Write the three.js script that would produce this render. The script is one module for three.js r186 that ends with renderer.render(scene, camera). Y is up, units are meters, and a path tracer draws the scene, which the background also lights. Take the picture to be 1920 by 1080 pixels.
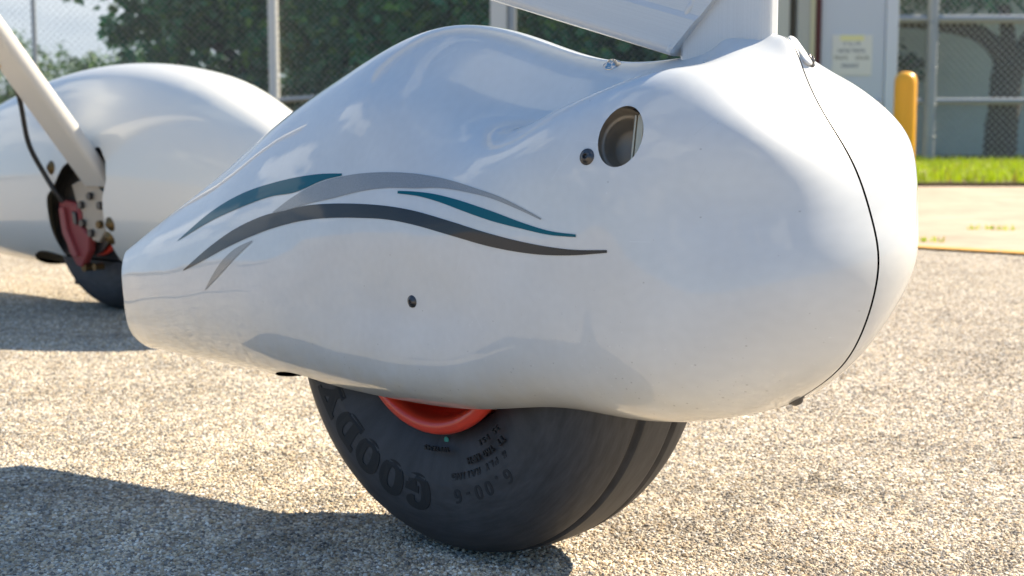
import * as THREE from 'three';
import { mergeGeometries, mergeVertices } from 'three/addons/utils/BufferGeometryUtils.js';
import { FontLoader } from 'three/addons/loaders/FontLoader.js';
import { TextGeometry } from 'three/addons/geometries/TextGeometry.js';
import { RoundedBoxGeometry } from 'three/addons/geometries/RoundedBoxGeometry.js';
import { ImprovedNoise } from 'three/addons/math/ImprovedNoise.js';

// ---------------------------------------------------------------- camera, sky, sun, exposure
const scene = new THREE.Scene();
const camera = new THREE.PerspectiveCamera(23.46, 16 / 9, 0.05, 900);
camera.position.set(0, 0.40, 0);
camera.rotation.x = -THREE.MathUtils.degToRad(6.626);
camera.focus = 1.14;
camera.userData.fStop = 11;
const sunDir = new THREE.Vector3(1.0, 1.0, -0.50).normalize();
const SKY = 0.62;
{ // hazy summer sky with thin broken cloud, computed as one panorama
  const W = 1024, H = 512, d = new Float32Array(W * H * 4), no = new ImprovedNoise();
  const fbm = (x, y, z) => { let v = 0, a = .5, f = 1; for (let k = 0; k < 6; k++) { v += a * no.noise(x * f, y * f, z * f + 7 * k); a *= .52; f *= 2.03; } return v; };
  const st = (a, b, x) => { const t = Math.min(1, Math.max(0, (x - a) / (b - a))); return t * t * (3 - 2 * t); };
  for (let j = 0; j < H; j++) for (let i = 0; i < W; i++) {
    const el = ((j + .5) / H - .5) * Math.PI, az = ((i + .5) / W - .5) * 2 * Math.PI, x = Math.cos(el) * Math.cos(az), y = Math.sin(el), z = Math.cos(el) * Math.sin(az);
    const cs = x * sunDir.x + y * sunDir.y + z * sunDir.z, fw = st(-.9, .75, -z * .8 + x * .5), t = Math.pow(1 - Math.max(y, 0), 5 - 2.8 * fw), hz = [.17 + .41 * fw, .42 + .22 * fw, .66 + .02 * fw], c = [.035 + (hz[0] - .035) * t, .15 + (hz[1] - .15) * t, .38 + (hz[2] - .38) * t],  glow = .25 * Math.pow(Math.max(cs, 0), 6); c[0] += glow; c[1] += glow * .95; c[2] += glow * .85;
    if (y > .0) { const k = 1 / (y + .18), n = fbm(x * k * 1.1 + 3, z * k * 1.1, 1.7), q = st(.12, .22, n) * st(.0, .2, y) * .85, w = .92 + .45 * n; c[0] += (w * .84 - c[0]) * q; c[1] += (w * .87 - c[1]) * q; c[2] += (w * .88 - c[2]) * q; }
    const o = (j * W + i) * 4; d[o] = c[0] * SKY; d[o + 1] = c[1] * SKY; d[o + 2] = c[2] * SKY; d[o + 3] = 1;
  }
  const tex = new THREE.DataTexture(d, W, H, THREE.RGBAFormat, THREE.FloatType); tex.mapping = THREE.EquirectangularReflectionMapping; tex.magFilter = THREE.LinearFilter; tex.needsUpdate = true;
  scene.background = tex; scene.environment = tex;
}
const sun = new THREE.DirectionalLight(new THREE.Color(1.0, 0.87, 0.68), 5);
sun.position.copy(sunDir).multiplyScalar(30);
sun.castShadow = true;
sun.shadow.mapSize.set(4096, 4096);
Object.assign(sun.shadow.camera, { left: -20, right: 20, top: 20, bottom: -20, near: 1, far: 90 });
scene.add(sun, sun.target);
const EXPOSURE = 2.35;

// ---------------------------------------------------------------- helpers
let seed = 7;
const rnd = () => { seed = (seed * 1664525 + 1013904223) >>> 0; return seed / 4294967296; };
const rr = (a, b) => a + (b - a) * rnd();
const noise = new ImprovedNoise();
const lin = (r, g, b) => new THREE.Color().setRGB(r, g, b);
const V = (x, y, z) => new THREE.Vector3(x, y, z);
const clamp = (x, a, b) => Math.min(b, Math.max(a, x));
const sstep = (a, b, x) => { const t = clamp((x - a) / (b - a), 0, 1); return t * t * (3 - 2 * t); };
const used = {};
function numbered(n) { used[n] = (used[n] ?? -1) + 1; return used[n] ? n + '_' + String(used[n]).padStart(3, '0') : n; }
function shadow(o) { o.castShadow = true; o.receiveShadow = true; return o; }
function thing(name, label, category, x = 0, y = 0, z = 0, turn = 0, group) {
  const o = new THREE.Group(); o.name = numbered(name); o.position.set(x, y, z); o.rotation.y = turn;
  o.userData = { label, category }; if (group) o.userData.group = group; scene.add(o); return o;
}
function part(name, geo, mat, parent, label) {
  if (Array.isArray(geo)) geo = merge(geo);
  const m = shadow(new THREE.Mesh(geo, mat)); m.name = name; if (label) m.userData.label = label; parent.add(m); return m;
}
function struct(name, geo, mat, label) {
  const m = shadow(new THREE.Mesh(geo, mat)); m.name = numbered(name); m.userData.kind = 'structure'; if (label) m.userData.label = label; scene.add(m); return m;
}
function merge(list) {
  return mergeGeometries(list.map((g) => { g = g.index ? g.toNonIndexed() : g.clone(); for (const k of Object.keys(g.attributes)) if (!['position', 'normal', 'uv'].includes(k)) g.deleteAttribute(k); return g; }));
}
const box = (w, h, d, x, y, z, r = 0) => { const g = r ? new RoundedBoxGeometry(w, h, d, 2, r) : new THREE.BoxGeometry(w, h, d); g.translate(x, y, z); return g; };
function rod(a, b, r0, r1 = r0, n = 16) {
  const d = b.clone().sub(a), g = new THREE.CylinderGeometry(r1, r0, d.length(), n);
  g.applyQuaternion(new THREE.Quaternion().setFromUnitVectors(V(0, 1, 0), d.clone().normalize()));
  g.translate((a.x + b.x) / 2, (a.y + b.y) / 2, (a.z + b.z) / 2); return g;
}
function dataTex(n, m, fn, srgb, repX = 1, repY = 1) {
  const d = new Uint8Array(n * m * 4);
  for (let j = 0; j < m; j++) for (let i = 0; i < n; i++) { const c = fn(i, j), k = (j * n + i) * 4; d[k] = clamp(c[0], 0, 1) * 255; d[k + 1] = clamp(c[1], 0, 1) * 255; d[k + 2] = clamp(c[2], 0, 1) * 255; d[k + 3] = 255; }
  const t = new THREE.DataTexture(d, n, m, THREE.RGBAFormat); t.wrapS = t.wrapT = THREE.RepeatWrapping; t.magFilter = THREE.LinearFilter; t.minFilter = THREE.LinearMipmapLinearFilter; t.generateMipmaps = true;
  if (srgb) t.colorSpace = THREE.SRGBColorSpace; t.repeat.set(repX, repY); t.needsUpdate = true; return t;
}

// natural cubic spline through (t, y)
function spline(t, y) {
  const n = t.length, a = new Array(n).fill(0), b = a.slice(), c = a.slice(), d = a.slice(), m = a.slice();
  for (let i = 1; i < n - 1; i++) { a[i] = t[i] - t[i - 1]; c[i] = t[i + 1] - t[i]; b[i] = 2 * (a[i] + c[i]); d[i] = 6 * ((y[i + 1] - y[i]) / c[i] - (y[i] - y[i - 1]) / a[i]); }
  for (let i = 2; i < n - 1; i++) { const w = a[i] / b[i - 1]; b[i] -= w * c[i - 1]; d[i] -= w * d[i - 1]; }
  for (let i = n - 2; i > 0; i--) m[i] = (d[i] - c[i] * m[i + 1]) / b[i];
  return (x) => {
    let k = 0; while (k < n - 2 && x > t[k + 1]) k++;
    const h = t[k + 1] - t[k], p = (t[k + 1] - x) / h, q = (x - t[k]) / h;
    return p * y[k] + q * y[k + 1] + ((p * p * p - p) * m[k] + (q * q * q - q) * m[k + 1]) * h * h / 6;
  };
}
//NET
// half of a wheel fairing: a smooth sheet through rows of points [X, Y, Z] per station, from crest (row 0, Z = 0) to keel (last row, Z = 0);
// X runs forward, Y up from the ground, Z outwards. The last station lies on the centre plane (the front seam).
class Loft {
  constructor(stations, knots) {
    const nu = stations.length, nv = stations[0].length; this.nu = nu; this.nv = nv; this.umax = knots[nu - 1]; this.umin = knots[0];
    const T = [...knots], mir = 3; for (let k = 1; k <= mir; k++) T.push(2 * knots[nu - 1] - knots[nu - 1 - k]);
    this.rows = [];
    for (let j = 0; j < nv; j++) {
      const g = [0, 1, 2].map((c) => { const y = stations.map((s) => s[j][c]); for (let k = 1; k <= mir; k++) y.push((c === 2 ? -1 : 1) * stations[nu - 1 - k][j][c]); return spline(T, y); });
      this.rows.push(g);
    }
    this.cache = new Map();
  }
  column(u) {
    let f = this.cache.get(u); if (f) return f;
    const pts = this.rows.map((g) => g.map((s) => s(u))), nv = this.nv, mir = 3, t = [], p = [];
    for (let k = mir; k >= 1; k--) { t.push(-k); p.push([pts[k][0], pts[k][1], -pts[k][2]]); }
    for (let j = 0; j < nv; j++) { t.push(j); p.push(pts[j]); }
    for (let k = 1; k <= mir; k++) { t.push(nv - 1 + k); p.push([pts[nv - 1 - k][0], pts[nv - 1 - k][1], -pts[nv - 1 - k][2]]); }
    f = [0, 1, 2].map((c) => spline(t, p.map((q) => q[c])));
    if (this.cache.size > 4000) this.cache.clear();
    this.cache.set(u, f); return f;
  }
  // side -1: the far half, with Z still counted outwards; the front is slightly skewed about the seam
  P(u, v, side = 1) { const f = this.column(u), p = new THREE.Vector3(f[0](v), f[1](v), f[2](v)); if (this.wave) p.z *= 1 + this.wave * (noise.noise(p.x * 11, p.y * 11, 2.3) + .5 * noise.noise(p.x * 27, p.y * 27, 6.1)); if (this.skew) { const t = clamp((p.x - .2) / .2, 0, 1); p.x -= this.skew * side * p.z * t * t * (3 - 2 * t) * (.15 + .85 * sstep(.19, .36, p.y)); } return p; }
  N(u, v, side = 1) {
    const e = 1e-3, u0 = Math.max(u - e, this.umin), u1 = Math.min(u + e, this.umax);
    const du = this.P(u1, v, side).sub(this.P(u0, v, side)), dv = this.P(u, v + 2e-2, side).sub(this.P(u, v - 2e-2, side));
    return dv.cross(du).normalize();
  }
  // (u, v) of the point of the outer flank seen from the side at (X, Y)
  find(X, Y) {
    let u = clamp(X, this.umin, this.umax), v = 4.5;
    for (let it = 0; it < 25; it++) {
      const p = this.P(u, v), e = 1e-4, pu = this.P(u + e, v), pv = this.P(u, v + e);
      const a = (pu.x - p.x) / e, b = (pv.x - p.x) / e, c = (pu.y - p.y) / e, d = (pv.y - p.y) / e, D = a * d - b * c || 1e-9;
      const ex = X - p.x, ey = Y - p.y;
      u = clamp(u + clamp((d * ex - b * ey) / D, -.04, .04), this.umin, this.umax - 2e-4); v = clamp(v + clamp((a * ey - c * ex) / D, -.5, .5), 0.4, this.nv - 1.4);
      if (Math.abs(ex) + Math.abs(ey) < 1e-6) break;
    }
    return [u, v];
  }
}
const NOSE_KNOTS = [-.585, -.48, -.37, -.27, -.16, -.02, .09, .17, .245, .31, .375, .44];
const yz = (X, list) => list.map(([Y, Z]) => [X, Y, Z]);
const NOSE_STATIONS = [
  [[-.584, .253, 0], [-.581, .250, .011], [-.573, .241, .021], [-.565, .227, .029], [-.558, .209, .033], [-.554, .189, .034], [-.554, .168, .031], [-.555, .150, .022], [-.549, .137, .010], [-.545, .133, 0]],
  yz(-0.48, [[0.3030, 0], [0.2980, 0.018], [0.2840, 0.032], [0.2660, 0.044], [0.2450, 0.052], [0.2200, 0.056], [0.1884, 0.055], [0.1564, 0.044], [0.1390, 0.024], [0.1350, 0]]),
  yz(-0.37, [[0.3580, 0], [0.3510, 0.022], [0.3320, 0.043], [0.3065, 0.062], [0.2770, 0.076], [0.2420, 0.083], [0.2030, 0.083], [0.1635, 0.07], [0.1410, 0.04], [0.1360, 0]]),
  yz(-0.27, [[0.4125, 0], [0.4045, 0.026], [0.3805, 0.054], [0.3473, 0.078], [0.3080, 0.096], [0.2620, 0.105], [0.2126, 0.105], [0.1666, 0.09], [0.1430, 0.052], [0.1380, 0]]),
  yz(-0.16, [[0.4610, 0], [0.4520, 0.03], [0.4260, 0.063], [0.3860, 0.092], [0.3390, 0.113], [0.2850, 0.124], [0.2248, 0.125], [0.1708, 0.109], [0.1410, 0.062], [0.1370, 0]]),
  yz(-0.02, [[0.4950, 0], [0.4860, 0.034], [0.4510, 0.068], [0.4150, 0.102], [0.3620, 0.125], [0.3040, 0.138], [0.2380, 0.133], [0.1760, 0.126], [0.1430, 0.07], [0.1390, 0]]),
  yz(0.09, [[0.4700, 0], [0.4550, 0.034], [0.4150, 0.064], [0.3930, 0.101], [0.3600, 0.13], [0.3080, 0.143], [0.2444, 0.14], [0.1839, 0.134], [0.1520, 0.075], [0.1480, 0]]),
  yz(0.17, [[0.4550, 0], [0.4310, 0.032], [0.4030, 0.062], [0.4130, 0.104], [0.3820, 0.139], [0.3230, 0.149], [0.2572, 0.151], [0.1987, 0.138], [0.1660, 0.08], [0.1620, 0]]),
  yz(0.245, [[0.4620, 0], [0.4460, 0.028], [0.4300, 0.06], [0.4370, 0.1], [0.4050, 0.136], [0.3430, 0.15], [0.2714, 0.15], [0.2049, 0.136], [0.1670, 0.08], [0.1620, 0]]),
  [[0.262, 0.4720, 0], [0.272, 0.4640, 0.022], [0.286, 0.4500, 0.056], [0.297, 0.4400, 0.092], [0.305, 0.4030, 0.12], [0.305, 0.3450, 0.132], [0.305, 0.2772, 0.133], [0.305, 0.2157, 0.118], [0.305, 0.1780, 0.07], [0.305, 0.1720, 0]],
  [[.278, .4735, 0], [.297, .467, .014], [.317, .450, .036], [.339, .421, .060], [.361, .388, .077], [.368, .338, .08], [.373, .288, .08], [.36, .235, .07], [.338, .193, .042], [.32, .177, 0]],
  [[.288, .473, 0], [.313, .470, 0], [.331, .443, 0], [.350, .409, 0], [.375, .372, 0], [.392, .33, 0], [.398, .29, 0], [.385, .24, 0], [.358, .203, 0], [.328, .181, 0]],
];
//ENDNET
const noseLoft = new Loft(NOSE_STATIONS, NOSE_KNOTS); noseLoft.skew = .33; noseLoft.wave = .006;

// main gear fairing: plain teardrop
function mainStations() {
  const K = [-1.05, -.9, -.72, -.53, -.35, -.18, -.02, .13, .28, .40, .50, .58, .64, .69];
  const yt = spline([-1.05, -.8, -.53, -.29, -.11, .1, .28, .4, .52, .6, .66], [.28, .37, .443, .50, .528, .536, .518, .488, .434, .385, .335]);
  const yb = spline([-1.05, -.8, -.5, -.2, .1, .4, .55, .66], [.20, .13, .088, .078, .08, .11, .155, .23]);
  const hw = spline([-1.05, -.8, -.5, -.2, .1, .35, .5, .6, .66], [.01, .06, .11, .14, .15, .145, .118, .08, .04]);
  const st = K.slice(0, -1).map((X) => {
    const r = []; for (let j = 0; j < 10; j++) { const a = (j / 9) * Math.PI, c = Math.cos(a), s = Math.sin(a), e = 2 / 2.35; const ym = yb(X) + (yt(X) - yb(X)) * .42;
      const cy = Math.sign(c) * Math.abs(c) ** e; r.push([X, cy > 0 ? ym + (yt(X) - ym) * cy : ym + (ym - yb(X)) * cy, hw(X) * Math.abs(s) ** e]); } return r; });
  st.push(Array.from({ length: 10 }, (_, j) => { const a = (j / 9) * Math.PI; return [.655 + .02 * Math.sin(a), .28 + .055 * Math.cos(a), 0]; }));
  K[K.length - 1] = .70;
  return [st, K];
}
const mainLoft = new Loft(...mainStations());

// one half of a fairing as a mesh: hole(X, Y) < 0 is cut away, opening = [centre X, half length, half width] of the wheel opening in the keel
function halfShell(loft, side, opening, hole, gap, NU = 170, NV = 96) {
  const us = []; for (let i = 0; i <= NU; i++) { const t = i / NU; us.push(loft.umin + (loft.umax - loft.umin) * t); }
  for (const e of [-1, 1]) for (let k = 1; k < 40; k++) us.push(opening[0] + e * opening[1] * (1 - .12 * (k / 40) ** 2.5)); us.sort((a, b) => a - b); NU = us.length - 1;
  const pos = [], nor = [], uv = [], idx = [], last = [];
  for (let i = 0; i <= NU; i++) {
    const u = us[i]; let vEnd = loft.nv - 1;
    const pe = loft.P(u, vEnd), q = Math.abs((pe.x - opening[0]) / opening[1]);
    if (q < 1) { const w = opening[2] * Math.pow(1 - Math.pow(q, 4), 1 / 4) * (1 + .09 * sstep(-.09, -.19, pe.x)); let a = loft.nv - 3.2, b = loft.nv - 1; for (let k = 0; k < 30; k++) { const m = (a + b) / 2; loft.P(u, m).z > w ? a = m : b = m; } vEnd = a; }
    last.push(vEnd);
    for (let j = 0; j <= NV; j++) {
      const v = vEnd * j / NV, p = loft.P(u, v, side), n = loft.N(u, v, side); if (p.z < 0) p.z = 0;
      const g = gap(p); pos.push(p.x, p.y, side * (p.z + g)); nor.push(n.x, n.y, side * n.z); uv.push(p.x, p.y);
    }
  }
  const W = NV + 1;
  for (let i = 0; i < NU; i++) for (let j = 0; j < NV; j++) { const a = i * W + j, b = a + 1, c = a + W, d = c + 1; side > 0 ? idx.push(a, b, c, b, d, c) : idx.push(a, c, b, b, c, d); }
  // cut by hole()
  const P = [], N = [], U = [];
  const push = (k) => { P.push(k[0], k[1], k[2]); N.push(k[3], k[4], k[5]); U.push(k[6], k[7]); };
  const vert = (k) => [pos[3 * k], pos[3 * k + 1], pos[3 * k + 2], nor[3 * k], nor[3 * k + 1], nor[3 * k + 2], uv[2 * k], uv[2 * k + 1]];
  for (let t = 0; t < idx.length; t += 3) {
    const tri = [vert(idx[t]), vert(idx[t + 1]), vert(idx[t + 2])];
    const d = tri.map((k) => (hole && k[2] * side > .04 ? hole(k[0], k[1]) : 1));
    if (d.every((x) => x >= 0)) { tri.forEach(push); continue; }
    if (d.every((x) => x < 0)) continue;
    const out = [];
    for (let k = 0; k < 3; k++) { const a = tri[k], b = tri[(k + 1) % 3], da = d[k], db = d[(k + 1) % 3]; if (da >= 0) out.push(a); if ((da >= 0) !== (db >= 0)) { const s = da / (da - db); out.push(a.map((x, i) => x + (b[i] - x) * s)); } }
    for (let k = 1; k + 1 < out.length; k++) { push(out[0]); push(out[k]); push(out[k + 1]); }
  }
  // turned-in lip all round
  const ring = []; for (let i = 0; i <= NU; i++) ring.push(i * W); for (let j = 1; j <= NV; j++) ring.push(NU * W + j); for (let i = NU - 1; i >= 0; i--) ring.push(i * W + NV);
  for (let k = 0; k + 1 < ring.length; k++) {
    const a = vert(ring[k]), b = vert(ring[k + 1]), lip = (p) => [p[0] - p[3] * .005, p[1] - p[4] * .005, p[2] - p[5] * .005];
    const a2 = lip(a), b2 = lip(b), e = V(b[0] - a[0], b[1] - a[1], b[2] - a[2]), m = V(a[3], a[4], a[5]).cross(e).normalize();
    if (!isFinite(m.x) || e.length() < 1e-7) continue;
    for (const q of [a, a2, b, b, a2, b2]) { P.push(q[0], q[1], q[2]); N.push(m.x, m.y, m.z); U.push(q[0], q[1]); }
  }
  const g = new THREE.BufferGeometry();
  g.setAttribute('position', new THREE.Float32BufferAttribute(P, 3)); g.setAttribute('normal', new THREE.Float32BufferAttribute(N, 3)); g.setAttribute('uv', new THREE.Float32BufferAttribute(U, 2));
  return g;
}

// ---------------------------------------------------------------- materials
const std = (c, r, o = {}) => new THREE.MeshStandardMaterial({ color: c, roughness: r, ...o });
const phys = (c, r, o = {}) => new THREE.MeshPhysicalMaterial({ color: c, roughness: r, ...o });
// fine road dust and specks on the gelcoat: its own dirt
const dustTex = (() => {
  const W = 2048, H = 1024, d = new Uint8Array(W * H * 4), f = new Float32Array(W * H).fill(1); let q = 91; const r = () => { q = (Math.imul(q, 1103515245) + 12345) >>> 0; return q / 4294967296; };
  for (let j = 0; j < H; j++) for (let i = 0; i < W; i++) f[j * W + i] = .955 + .02 * noise.noise(i / 90, j / 90, 3) + .012 * noise.noise(i / 14, j / 14, 8);
  for (let k = 0; k < 26000; k++) { const x = r(), y = r(); const lowp = Math.pow(clamp((.30 - (y * .5)) / .17, 0, 1), 2), fr = .25 + .75 * sstep(.45, .95, x); if (r() > lowp * fr + .012) continue; const v = r() < .62 ? 1 : .80, n = r() < .25 ? 2 : 1, I = Math.floor(x * W), J = Math.floor(y * H); for (let b = 0; b < n; b++) for (let a = 0; a < n; a++) f[((J + b) % H) * W + (I + a) % W] = v; }
  for (let k = 0; k < 60; k++) { let x = r() * W, y = r() * H, a = r() * 6.28, n = 20 + r() * 70, v = .93 + .07 * r(); for (let t = 0; t < n; t++) { x += Math.cos(a); y += Math.sin(a); a += (r() - .5) * .05; const I = ((Math.floor(x) % W) + W) % W, J = ((Math.floor(y) % H) + H) % H; f[J * W + I] = v; } }
  for (let j = 0; j < H; j++) for (let i = 0; i < W; i++) { const k = j * W + i, low = Math.pow(clamp((.235 - j / H * .5) / .09, 0, 1), 1.5) * (.6 + .4 * noise.noise(i / 30, j / 30, 5)), v = clamp(f[k], 0, 1); d[4 * k] = 255 * v * (1 - .03 * low); d[4 * k + 1] = 255 * v * (1 - .075 * low); d[4 * k + 2] = 255 * v * (1 - .16 * low); d[4 * k + 3] = 255; }
  const t = new THREE.DataTexture(d, W, H, THREE.RGBAFormat); t.wrapS = t.wrapT = THREE.RepeatWrapping; t.magFilter = THREE.LinearFilter; t.minFilter = THREE.LinearMipmapLinearFilter; t.generateMipmaps = true; t.colorSpace = THREE.SRGBColorSpace; t.repeat.set(1, 2); t.offset.set(.6, 0); t.needsUpdate = true; return t;
})();
const gelcoat = phys(lin(.69, .72, .735), .42, { map: dustTex, clearcoat: 1, clearcoatRoughness: .008 });
const gelcoatFar = phys(lin(.78, .77, .71), .42, { clearcoat: 1, clearcoatRoughness: .05 });
const teal = phys(lin(.001, .105, .15), .5, { specularIntensity: .15, clearcoat: .35, clearcoatRoughness: .03 });
const flakeTex = dataTex(512, 512, () => { const y = .72 + .28 * rnd(); return [y, y, y]; }, true, 14, 14);
const charcoal = phys(lin(.036, .042, .050), .45, { specularIntensity: .3, map: flakeTex, clearcoat: .6, clearcoatRoughness: .08 });
const silver = phys(lin(.40, .41, .415), .45, { metalness: .3, map: flakeTex, clearcoat: .6, clearcoatRoughness: .08 });
const rubberTex = dataTex(512, 512, (i, j) => { const n = noise.noise(i / 40, j / 40, 1) + .6 * noise.noise(i / 13, j / 13, 5); const y = .245 + .04 * n + .02 * rnd(); return [y, y, y * 1.03]; }, true, 3, 3);
const rubber = std(lin(1, 1, 1), .62, { map: rubberTex });
const rubberLetter = std(lin(.017, .018, .019), .7);
const rubberWear = std(lin(.05, .046, .042), .75);
const redPaint = phys(lin(.80, .06, .025), .35, { clearcoat: .6, clearcoatRoughness: .1 });
const steel = std(lin(.55, .52, .5), .22, { metalness: 1 });
const darkSteel = std(lin(.10, .10, .105), .35, { metalness: 1 });
const brass = std(lin(.20, .13, .055), .5, { metalness: .9 });
const blackRubber = std(lin(.012, .012, .013), .6);
const brushTex = dataTex(512, 256, (i, j) => { const s = Math.sin(i * 12.9898) * 43758.5453, y = .97 + .03 * (s - Math.floor(s)) - .02 * rnd(); return [y, y, y]; }, true, 8, 4);
const legPaint = phys(lin(.64, .67, .69), .38, { metalness: .15, map: brushTex, clearcoat: .4, clearcoatRoughness: .2 });
const legWhite = phys(lin(.66, .64, .59), .45, { clearcoat: .4, clearcoatRoughness: .2 });

// ---------------------------------------------------------------- ground, pavement, line, grass
{
  const S = 2048, M = 2.3, cell = .0052, n = Math.round(M / cell), h = (a, b, k) => { let x = (a * 374761393 + b * 668265263 + k * 1442695041) | 0; x = Math.imul(x ^ (x >>> 13), 1274126177); return ((x ^ (x >>> 16)) >>> 0) / 4294967296; };
  const pal = [[.60, .49, .34], [.68, .58, .44], [.74, .67, .55], [.80, .75, .66], [.55, .43, .28], [.47, .40, .31], [.36, .32, .27], [.64, .56, .45], [.72, .61, .44], [.50, .46, .41]];
  const col = new Uint8Array(S * S * 4), bmp = new Uint8Array(S * S * 4);
  for (let j = 0; j < S; j++) for (let i = 0; i < S; i++) {
    const x = i / S * n, y = j / S * n, ix = Math.floor(x), iy = Math.floor(y); let d1 = 9, d2 = 9, ca = 0, cb = 0;
    for (let q = -1; q <= 1; q++) for (let p = -1; p <= 1; p++) {
      const a = ((ix + p) % n + n) % n, b = ((iy + q) % n + n) % n, dx = ix + p + .1 + .8 * h(a, b, 1) - x, dy = iy + q + .1 + .8 * h(a, b, 2) - y, w = .75 + .5 * h(a, b, 5), d = Math.sqrt(dx * dx + dy * dy) * w;
      if (d < d1) { d2 = d1; d1 = d; ca = a; cb = b; } else if (d < d2) d2 = d;
    }
    const e = clamp((d2 - d1) / .28, 0, 1), t = h(ca, cb, 3), c = pal[Math.floor(t * pal.length)], v = .6 + .85 * h(ca, cb, 4), dark = h(ca, cb, 6) < .07 ? .35 : 1, g = (.22 + .78 * Math.sqrt(e)) * v * dark, k = (j * S + i) * 4;
    for (let m = 0; m < 3; m++) col[k + m] = clamp(Math.pow(c[m] * .78 * g, 1 / 2.2), 0, 1) * 255;
    const hh = clamp((.25 + .75 * h(ca, cb, 7)) * Math.sqrt(e) * (1 - .35 * d1 * d1), 0, 1); bmp[k] = bmp[k + 1] = bmp[k + 2] = hh * 255; col[k + 3] = bmp[k + 3] = 255;
  }
  const mk = (d, s) => { const t = new THREE.DataTexture(d, S, S, THREE.RGBAFormat); t.wrapS = t.wrapT = THREE.RepeatWrapping; t.magFilter = THREE.LinearFilter; t.minFilter = THREE.LinearMipmapLinearFilter; t.generateMipmaps = true; if (s) t.colorSpace = THREE.SRGBColorSpace; t.needsUpdate = true; return t; };
  const asphalt = std(lin(1, 1, 1), .9, { map: mk(col, true), bumpMap: mk(bmp, false), bumpScale: .0034, vertexColors: true });
  // one sheet, fine near the camera, out to the horizon; large-scale stains as vertex colour
  const xs = [], zs = []; for (let i = -60; i <= 60; i++) xs.push(Math.sign(i) * (Math.abs(i) * .06 + Math.pow(Math.abs(i) / 60, 6) * 420)); for (let i = -60; i <= 60; i++) zs.push(-1.8 + Math.sign(i) * (Math.abs(i) * .06 + Math.pow(Math.abs(i) / 60, 6) * 420));
  const P = [], U = [], C = [], I = [], N = [];
  for (const z of zs) for (const x of xs) { P.push(x, 0, z); N.push(0, 1, 0); U.push(x / M, -z / M); const q = 1 + .16 * noise.noise(x * 1.3, z * 1.3, 2) + .20 * noise.noise(x * 4.1, z * 4.1, 9) + .16 * noise.noise(x * 9.3, z * 9.3, 4); C.push(q, q * (1 - .01 * Math.sin(x * 2)), q * (1 - .03 * noise.noise(x * .9, z * .9, 5))); }
  const W = xs.length; for (let j = 0; j < zs.length - 1; j++) for (let i = 0; i < W - 1; i++) { const a = j * W + i; I.push(a, a + W, a + 1, a + 1, a + W, a + W + 1); }
  const g = new THREE.BufferGeometry(); g.setAttribute('position', new THREE.Float32BufferAttribute(P, 3)); g.setAttribute('normal', new THREE.Float32BufferAttribute(N, 3)); g.setAttribute('uv', new THREE.Float32BufferAttribute(U, 2)); g.setAttribute('color', new THREE.Float32BufferAttribute(C, 3)); g.setIndex(I);
  struct('ground', g, asphalt, 'coarse sunlit asphalt apron of beige stone chips');
}
{ // loose and proud stone chips near the camera
  const n = 230000, g = new THREE.IcosahedronGeometry(1, 0), p = g.attributes.position; for (let k = 0; k < p.count; k++) { const x = p.getX(k), y = p.getY(k), z = p.getZ(k), f = 1 + .25 * Math.sin(x * 7.1 + y * 3.7 + z * 5.3); p.setXYZ(k, x * f, y * f, z * f); } g.computeVertexNormals();
  const m = new THREE.InstancedMesh(g, std(lin(1, 1, 1), .85), n), o = new THREE.Object3D(), c = new THREE.Color();
  const pal = [[.42, .33, .22], [.50, .42, .31], [.56, .50, .41], [.62, .585, .52], [.34, .26, .17], [.27, .23, .18], [.17, .15, .13], [.46, .40, .33], [.53, .45, .33], [.30, .28, .25]];
  for (let k = 0; k < n; k++) {
    const d = 1.08 + 3.4 * Math.pow(rnd(), 1.7), x = rr(-1, 1) * .42 * d, s = rr(.0011, .0023) * (rnd() < .03 ? 1.4 : 1);
    o.position.set(x, s * rr(-.45, .05), -d); o.rotation.set(rr(0, 6), rr(0, 6), rr(0, 6)); o.scale.set(s * rr(.8, 1.3), s * rr(.6, 1), s * rr(.8, 1.3)); o.updateMatrix(); m.setMatrixAt(k, o.matrix);
    const q = pal[Math.floor(rnd() * pal.length)], v = rr(.85, 1.4) * (1 + .45 * noise.noise(x * 7, d * 7, 3) + .4 * noise.noise(x * 23, d * 23, 8)); m.setColorAt(k, c.setRGB(q[0] * v, q[1] * v, q[2] * v));
  }
  shadow(m); m.name = 'stone_chips'; m.userData = { kind: 'stuff', label: 'tan and cream stone chips bedded in the asphalt in the foreground' }; scene.add(m);
}
const HD = V(.755, 0, .656), LAT = V(-.656, 0, .755);                 // heading of the parked aircraft and its lateral axis
function sheet(pts, y, tile = 1) { const s = new THREE.Shape(pts.map(([x, z]) => new THREE.Vector2(x, -z))); const g = new THREE.ShapeGeometry(s); g.rotateX(-Math.PI / 2); g.translate(0, y, 0); return g; }
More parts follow.
